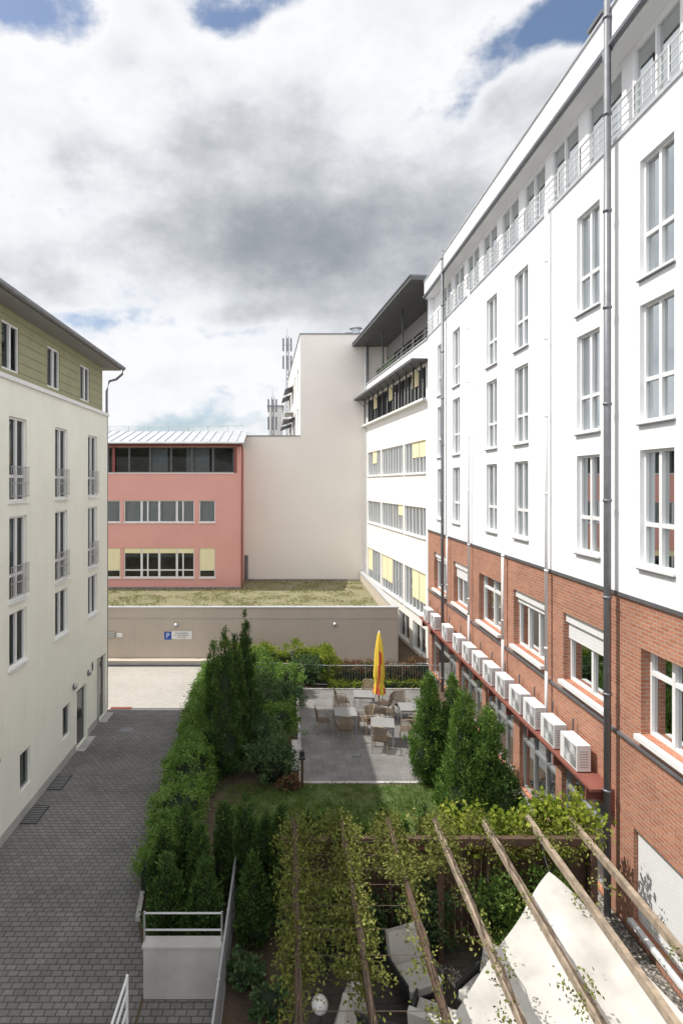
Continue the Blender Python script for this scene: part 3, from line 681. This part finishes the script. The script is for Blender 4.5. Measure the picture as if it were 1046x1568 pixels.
# sail
m=MB(); A=Vector((4.78,10.75,2.3));Bc=Vector((1.9,7.9,1.75));Cc=Vector((3.6,4.4,1.8));D=Vector((5.75,7.3,1.9)); n=24
for i in range(n+1):
    for j in range(n+1):
        s,t=i/n,j/n; q=A*(1-s)*(1-t)+Bc*s*(1-t)+Cc*s*t+D*(1-s)*t
        edge=math.sin(math.pi*s)*.12*(1 if t<.02 else 0)
        q.z+=-.25*math.sin(math.pi*s)*math.sin(math.pi*t)+.025*math.sin(14*s+5*t)+.02*math.sin(11*t-6*s)+.9*max(0,.28-abs(s-t*.9))*min(1,3*s+3*t)*.7
        m.v.append(tuple(q))
for i in range(n):
    for j in range(n): a=i*(n+1)+j; m.f.append((a,a+n+1,a+n+2,a+1)); m.m.append(m.mi(CLOTH))
m.tube([(4.78,10.75,2.3),(4.95,11.55,2.4)],.01,DARK,5)
m.build('shade_sail',smooth=True)
# ------------------------------------------------------------------ patio furniture
RATT=plain('rattan',(.30,.235,.17),.7,var=.25,sc=20)
def chairmesh():
    m=MB()
    for sx in (-.26,.26):
        m.tube([(sx,-.24,0),(sx,-.25,.42),(sx,-.2,.64),(sx,.0,.67),(sx*.98,.22,.68),(sx*.95,.27,.6)],.016,RATT,6)
        m.tube([(sx,.28,0),(sx*.95,.22,.42),(sx*.9,.30,.93)],.016,RATT,6)
    m.tube([(-.234,.30,.93),(-.12,.34,.97),(.12,.34,.97),(.234,.30,.93)],.016,RATT,6)
    for sy in (-.25,.22): m.tube([(-.26,sy,.42),(.26,sy,.42)],.012,RATT,6)
    for i in range(7): y=-.23+i*.072; m.box(-.24,.24,y,y+.05,.435,.452,DWOOD)
    for i in range(8): x=-.2+i*.052; m.hexa([(x,.225,.46),(x+.035,.225,.46),(x+.035,.24,.46),(x,.24,.46),(x,.315,.94),(x+.035,.315,.94),(x+.035,.33,.94),(x,.33,.94)],RATT)
    return m
def place(me,name,x,y,rot,z=.012):
    o=link(bpy.data.objects.new(name,me)); o.location=(x,y,z); o.rotation_euler=(0,0,rot); return o
co=chairmesh().build('patio_chair'); cm=co.data; bpy.data.objects.remove(co)
TT=plain('table_top',(.24,.24,.245),.45,.0,var=.1)
m=MB(); m.box(-.42,.42,-.42,.42,.70,.73,TT)
for a in (-.38,.38):
    for b in (-.38,.38): m.tube([(a,b,0),(a,b,.698)],.02,ALU,8)
for a in (-.38,.38): m.box(a-.015,a+.015,-.36,.36,.65,.698,ALU); m.box(-.36,.36,a-.013,a+.013,.652,.697,ALU)
to=m.build('patio_table'); tm=to.data; bpy.data.objects.remove(to)
for (x,y,rots) in ((2.2,22.3,(0,1,2,3)),(3.15,24.2,(1,3,0)),(3.45,21.3,(0,3,2)),(4.75,22.8,(1,3,2,0))):
    place(tm,'patio_table',x,y,random.uniform(-.15,.15))
    for r_ in rots:
        a=r_*math.pi/2+random.uniform(-.35,.35); d=.72+random.uniform(-.03,.2)
        place(cm,'patio_chair',x+math.sin(-a)*d,y+math.cos(a)*d,a+random.uniform(-.3,.3))
YEL=plain('yellow_canvas',(.80,.58,.07),.8,var=.1); RED=plain('red_canvas',(.62,.10,.05),.8,var=.1)
m=MB(); x,y=3.67,23.5; n=32
prof=[(.02,3.42),(.06,3.36),(.10,3.1),(.145,2.7),(.17,2.2),(.19,1.7),(.14,1.45),(.18,1.25),(.21,1.0)]
i0=len(m.v)
for r,z in prof:
    for j in range(n):
        a=2*math.pi*j/n; q=r*(1+.28*math.cos(8*a+z*1.2)); m.v.append((x+math.cos(a)*q,y+math.sin(a)*q,z+.04*math.cos(8*a)))
for a in range(len(prof)-1):
    for j in range(n):
        red=((j+a)%32 in (26,27,28) and 2<a<7) or (a==7 and (j//4)%2)
        m.f.append((i0+a*n+j,i0+a*n+(j+1)%n,i0+(a+1)*n+(j+1)%n,i0+(a+1)*n+j)); m.m.append(m.mi(RED if red else YEL))
m.tube([(x,y,.05),(x,y,3.5)],.022,PVC,8); m.tube([(x,y,.012),(x,y,.1)],.28,CONC,16,r2=.24); m.tube([(x,y,.1),(x,y,.4)],.035,DARK,8)
m.build('closed_parasol',smooth=True)
def lounge(x,y,rot):
    m=MB()
    for a in (-.33,.33):
        for b in (-.33,.33): m.tube([(a,b,0),(a,b,.3)],.02,DARK,6)
    m.box(-.37,.37,-.37,.37,.28,.33,DARK); m.box(-.34,.34,-.36,.24,.333,.47,CLOTH)
    m.hexa([(-.34,.26,.40),(.34,.26,.40),(.34,.40,.38),(-.34,.40,.38),(-.34,.42,.95),(.34,.42,.95),(.34,.54,.93),(-.34,.54,.93)],CLOTH)
    for a in (-.41,.36): m.box(a,a+.045,-.36,.34,.3,.6,DARK)
    o=m.build('lounge_chair',bevel=.035); o.location=(x,y,.01); o.rotation_euler=(0,0,rot)
lounge(2.35,10.75,.35);lounge(2.45,9.75,2.7);lounge(3.5,10.3,-.9);lounge(1.35,9.3,1.3);lounge(3.6,9.3,2.2)
m=MB(); m.box(-.5,.5,-.35,.35,.38,.42,DWOOD)
for a in (-.45,.45):
    for b in (-.3,.3): m.box(a-.03,a+.03,b-.03,b+.03,0,.38,DWOOD)
o=m.build('coffee_table'); o.location=(2.6,8.7,.01)
m=MB(); prof=[(.03,1.05),(.08,.98),(.16,.7),(.26,.35),(.36,.02)]; n=24;i0=len(m.v)
for r,z in prof:
    for j in range(n): a=2*math.pi*j/n; q=r*(1+.12*math.cos(6*a)); m.v.append((1.15+math.cos(a)*q,10.05+math.sin(a)*q,z))
for a in range(len(prof)-1):
    for j in range(n): m.f.append((i0+a*n+j,i0+a*n+(j+1)%n,i0+(a+1)*n+(j+1)%n,i0+(a+1)*n+j)); m.m.append(m.mi(CLOTH))
m.build('covered_fire_bowl',smooth=True)
m=MB(); m.tube([(.55,9.9,0),(.55,9.9,.5)],.03,DARK,8)
i0=len(m.v); n=16
pr=[(max(.002,.14*math.sin(t)),.62-.14*math.cos(t)) for t in np.linspace(.01,3.13,10)]
for r,z in pr:
    for j in range(n): a=2*math.pi*j/n; m.v.append((.55+math.cos(a)*r,9.9+math.sin(a)*r,z))
for a in range(len(pr)-1):
    for j in range(n): m.f.append((i0+a*n+j,i0+a*n+(j+1)%n,i0+(a+1)*n+(j+1)%n,i0+(a+1)*n+j)); m.m.append(m.mi(SWH))
m.build('globe_lamp',smooth=True)
# ------------------------------------------------------------------ planting
conifer('thuja_tree',-2.0,18.9,4.6,.58,LF_DARK,420,32)
conifer('thuja_tree',-1.45,20.6,4.8,.5,LF_DARK,380,30)
conifer('thuja_tree',-2.6,20.8,3.7,.55,LF_THUJA,300,32)
conifer('thuja_tree',-1.75,19.8,4.2,.5,LF_DARK,300,30)
conifer('thuja_tree',4.45,18.4,3.35,.58,LF_THUJA,420,34,sharp=.6)
conifer('thuja_tree',5.15,18.3,3.3,.5,LF_THUJA,360,34,sharp=.6)
conifer('thuja_tree',4.75,15.8,3.65,.62,LF_THUJA,460,36,sharp=.6)
conifer('thuja_tree',5.3,15.5,3.35,.58,LF_THUJA,420,36,sharp=.6)
conifer('thuja_tree',5.55,15.1,2.0,.6,LF_DARK,260,36,sharp=.5)
for x,y,h in ((5.75,14.3,1.5),(6.1,14.0,1.35)): conifer('dwarf_conifer',x,y,h,.26,LF_THUJA,110,30)
for x,y,h,r in ((-2.75,13.0,1.7,.36),(-2.3,13.3,2.0,.34),(-1.9,12.7,1.9,.36),(-1.45,13.4,2.15,.32),(-.95,13.2,2.3,.34),(-.5,13.0,2.0,.34),(-.15,12.9,2.2,.32),(.0,12.3,1.9,.32),(-2.5,12.2,1.6,.38),(-1.7,12.0,1.6,.38),(-.7,12.0,1.7,.38)):
    conifer('young_thuja',x,y,h,r,LF_DARK,200,28)
for x,h in ((.45,1.75),(.8,1.5),(1.35,1.55),(1.8,1.35),(2.25,1.6),(2.7,1.45),(3.2,1.65)):
    conifer('dwarf_conifer',x,13.9+random.uniform(-.3,.3),h,.3,LF_THUJA if h<1.6 else LF_DARK,130,30)
hedge('clipped_hedge',[(-3.3,27.5,0),(-3.2,22,0),(-3.0,19,0),(-2.9,15.2,0)],1.1,1.1,LF_HEDGE,900,42)
hedge('low_hedge',[(-2.9,15.4,0),(-2.95,13.4,0)],.9,.8,LF_HEDGE,140,40)
hedge('back_hedge',[(-3.0,28.3,0),(2.0,28.3,0)],.9,1.5,LF_YEL,260,38,ll=.09,lw=.05)
hedge('fence_hedge',[(2.0,27.7,0),(6.6,27.7,0)],.6,1.0,LF_RED,220,34)
hedge('border_planting',[(1.9,26.98,0),(6.2,26.98,0)],.22,.28,LF_YEL,90,28)
for a in ((-.5,18.6,.75,.7,1.35,LF_BUSH),(-.9,20.2,.7,.7,1.3,LF_BUSH),(-.3,21.6,.7,.7,1.3,LF_THUJA),(-.9,23.2,.8,.8,1.6,LF_BUSH),(-.1,24.2,.6,.7,1.2,LF_BUSH),(-1.2,25.3,.9,.8,1.9,LF_THUJA),(.0,26.2,.7,.6,1.3,LF_HEDGE),(-2.2,25,.8,.9,1.9,LF_HEDGE),(-2.2,23,.6,.8,1.6,LF_HEDGE),(-1.9,27.0,.9,.8,1.8,LF_THUJA),(1.0,27.4,.7,.5,1.3,LF_BUSH),(1.9,27.6,.5,.5,1.6,LF_YEL)):
    bush('garden_shrub',*a)
bush('rust_shrub',-.1,20.3,.35,.35,.5,LF_RED,60,26); bush('rust_shrub',.05,23.0,.3,.3,.45,LF_YEL,50,24); bush('rust_shrub',.1,18.0,.25,.25,.4,LF_RED,50,24)
for a in ((.5,11.6,.5,.3,1.3),(1.5,11.7,.5,.3,1.2),(2.8,11.75,.5,.3,1.4),(4.2,11.7,.5,.3,1.6),(5.3,11.7,.5,.35,1.7)): bush('terrace_shrub',*a,LF_HEDGE if a[0]>4 else LF_BUSH,90,28)
for a in ((-.6,9.0,.3,.3,.5),(-.3,10.4,.3,.3,.45),(-.8,11,.35,.3,.5),(-.3,8.3,.3,.3,.4)): bush('groundcover_plant',*a,LF_BUSH,45,24)
# ------------------------------------------------------------------ world / sun / camera
W=bpy.data.worlds.new('World'); S.world=W; W.use_nodes=True; nt=W.node_tree; nt.nodes.clear()
try:
    W.cycles.sampling_method='MANUAL'; W.cycles.sample_map_resolution=512
except Exception as ex: print(ex)
EL=math.radians(56); AZ=math.radians(271)
out=N(nt,'ShaderNodeOutputWorld'); sky=N(nt,'ShaderNodeTexSky',sky_type='NISHITA'); sky.sun_disc=False; sky.sun_elevation=EL; sky.sun_rotation=AZ; sky.altitude=100; sky.dust_density=1.8
bg1=N(nt,'ShaderNodeBackground'); bg1.inputs[1].default_value=.15; nt.links.new(sky.outputs[0],bg1.inputs[0])
tc=N(nt,'ShaderNodeTexCoord'); nv=N(nt,'ShaderNodeVectorMath',operation='NORMALIZE'); nt.links.new(tc.outputs['Generated'],nv.inputs[0]); V=nv.outputs[0]
sp=N(nt,'ShaderNodeSeparateXYZ'); nt.links.new(V,sp.inputs[0])
def M(op,a,b=None,c=None,clamp=False):
    n=N(nt,'ShaderNodeMath',operation=op,use_clamp=clamp)
    for i,x in enumerate((a,b,c)):
        if x is None: continue
        if isinstance(x,(int,float)): n.inputs[i].default_value=x
        else: nt.links.new(x,n.inputs[i])
    return n.outputs[0]
az=M('ARCTAN2',sp.outputs[0],sp.outputs[1]); el=M('ARCSINE',sp.outputs[2])
wn=N(nt,'ShaderNodeTexNoise'); wn.inputs['Scale'].default_value=5; wn.inputs['Detail'].default_value=4; nt.links.new(V,wn.inputs['Vector'])
ws=N(nt,'ShaderNodeSeparateColor'); nt.links.new(wn.outputs['Color'],ws.inputs[0])
azw=M('ADD',az,M('MULTIPLY',M('SUBTRACT',ws.outputs[0],.5),.22)); elw=M('ADD',el,M('MULTIPLY',M('SUBTRACT',ws.outputs[1],.5),.15))
def gauss(px,py,sa,se):
    a0=math.atan((px-440)/900); e0=math.atan((740-py)/math.hypot(900,px-440))
    a=M('DIVIDE',M('SUBTRACT',azw,a0),math.radians(sa)); b=M('DIVIDE',M('SUBTRACT',elw,e0),math.radians(se))
    r=M('ADD',M('MULTIPLY',a,a),M('MULTIPLY',b,b)); return M('POWER',2.718,M('MULTIPLY',r,-1.0))
st=mapping(nt,V,(1,1,1.6))
n1=noise(nt,st,5.0,8,.62); n2=noise(nt,mapping(nt,V,(1,1,1.7)),6,6,.5)
cov=M('ADD',n1,.20)
for g_,k in ((gauss(20,0,7,1.9),.42),(gauss(340,-8,6,1.6),.32),(gauss(830,60,7.5,2.3),.40),(gauss(745,150,2,1.5),.2),(gauss(330,650,26,1.5),.25),(gauss(370,520,6,1.0),.17),(gauss(130,490,7,.9),.17),(gauss(250,605,14,1.1),.14)):
    cov=M('SUBTRACT',cov,M('MULTIPLY',g_,k))
mask=N(nt,'ShaderNodeMapRange',interpolation_type='SMOOTHSTEP'); mask.inputs['From Min'].default_value=.38; mask.inputs['From Max'].default_value=.60; nt.links.new(cov,mask.inputs[0])
thick=M('MULTIPLY',M('SUBTRACT',cov,.55,clamp=True),2.2,clamp=True)
br=M('ADD',M('SUBTRACT',.97,M('MULTIPLY',thick,.38)),M('MULTIPLY',M('SUBTRACT',n2,.5),.55))
for g_,k in ((gauss(450,410,22,5.0),-.27),(gauss(400,270,20,4.5),-.09),(gauss(640,320,12,6),-.08),(gauss(300,110,30,4.5),.12),(gauss(100,350,7,4),.10),(gauss(120,540,10,2.8),.14),(gauss(380,580,10,2.6),.16)):
    br=M('ADD',br,M('MULTIPLY',g_,k))
cc=ramp(nt,br,[(0.25,(.26,.29,.33)),(.48,(.40,.43,.465)),(.68,(.62,.645,.68)),(.86,(.87,.89,.92)),(1.0,(.97,.98,1))])
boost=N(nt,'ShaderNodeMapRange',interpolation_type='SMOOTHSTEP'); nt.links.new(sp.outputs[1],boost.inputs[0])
boost.inputs['From Min'].default_value=-.7; boost.inputs['From Max'].default_value=.1; boost.inputs['To Min'].default_value=1.8; boost.inputs['To Max'].default_value=1.0  # unseen clouds behind the camera brightened, added fill for walls facing it
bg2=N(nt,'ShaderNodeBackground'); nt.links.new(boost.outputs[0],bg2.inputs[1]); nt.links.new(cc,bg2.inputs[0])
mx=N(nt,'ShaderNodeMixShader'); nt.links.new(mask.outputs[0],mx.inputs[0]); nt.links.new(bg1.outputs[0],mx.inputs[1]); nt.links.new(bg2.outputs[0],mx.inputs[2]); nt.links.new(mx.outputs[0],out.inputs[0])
sl=bpy.data.lights.new('sun','SUN'); sl.energy=4.9; sl.angle=math.radians(.5); sl.color=(1,.95,.87)
so=link(bpy.data.objects.new('sun',sl))
tosun=Vector((math.sin(AZ)*math.cos(EL),math.cos(AZ)*math.cos(EL),math.sin(EL)))
so.rotation_euler=(-tosun).to_track_quat('-Z','Y').to_euler(); so.location=(-20,-5,40)
cd=bpy.data.cameras.new('camera'); cam=link(bpy.data.objects.new('camera',cd)); cam.location=(0,0,9.4); cam.rotation_euler=(math.pi/2,0,0)
cd.sensor_fit='VERTICAL'; cd.sensor_height=36; cd.sensor_width=24; cd.lens=900/1568*36; cd.shift_x=83/1568; cd.shift_y=-44/1568; cd.clip_end=2000; cd.clip_start=.1
S.camera=cam
S.view_settings.view_transform='Standard'; S.view_settings.look='None'; S.view_settings.exposure=0
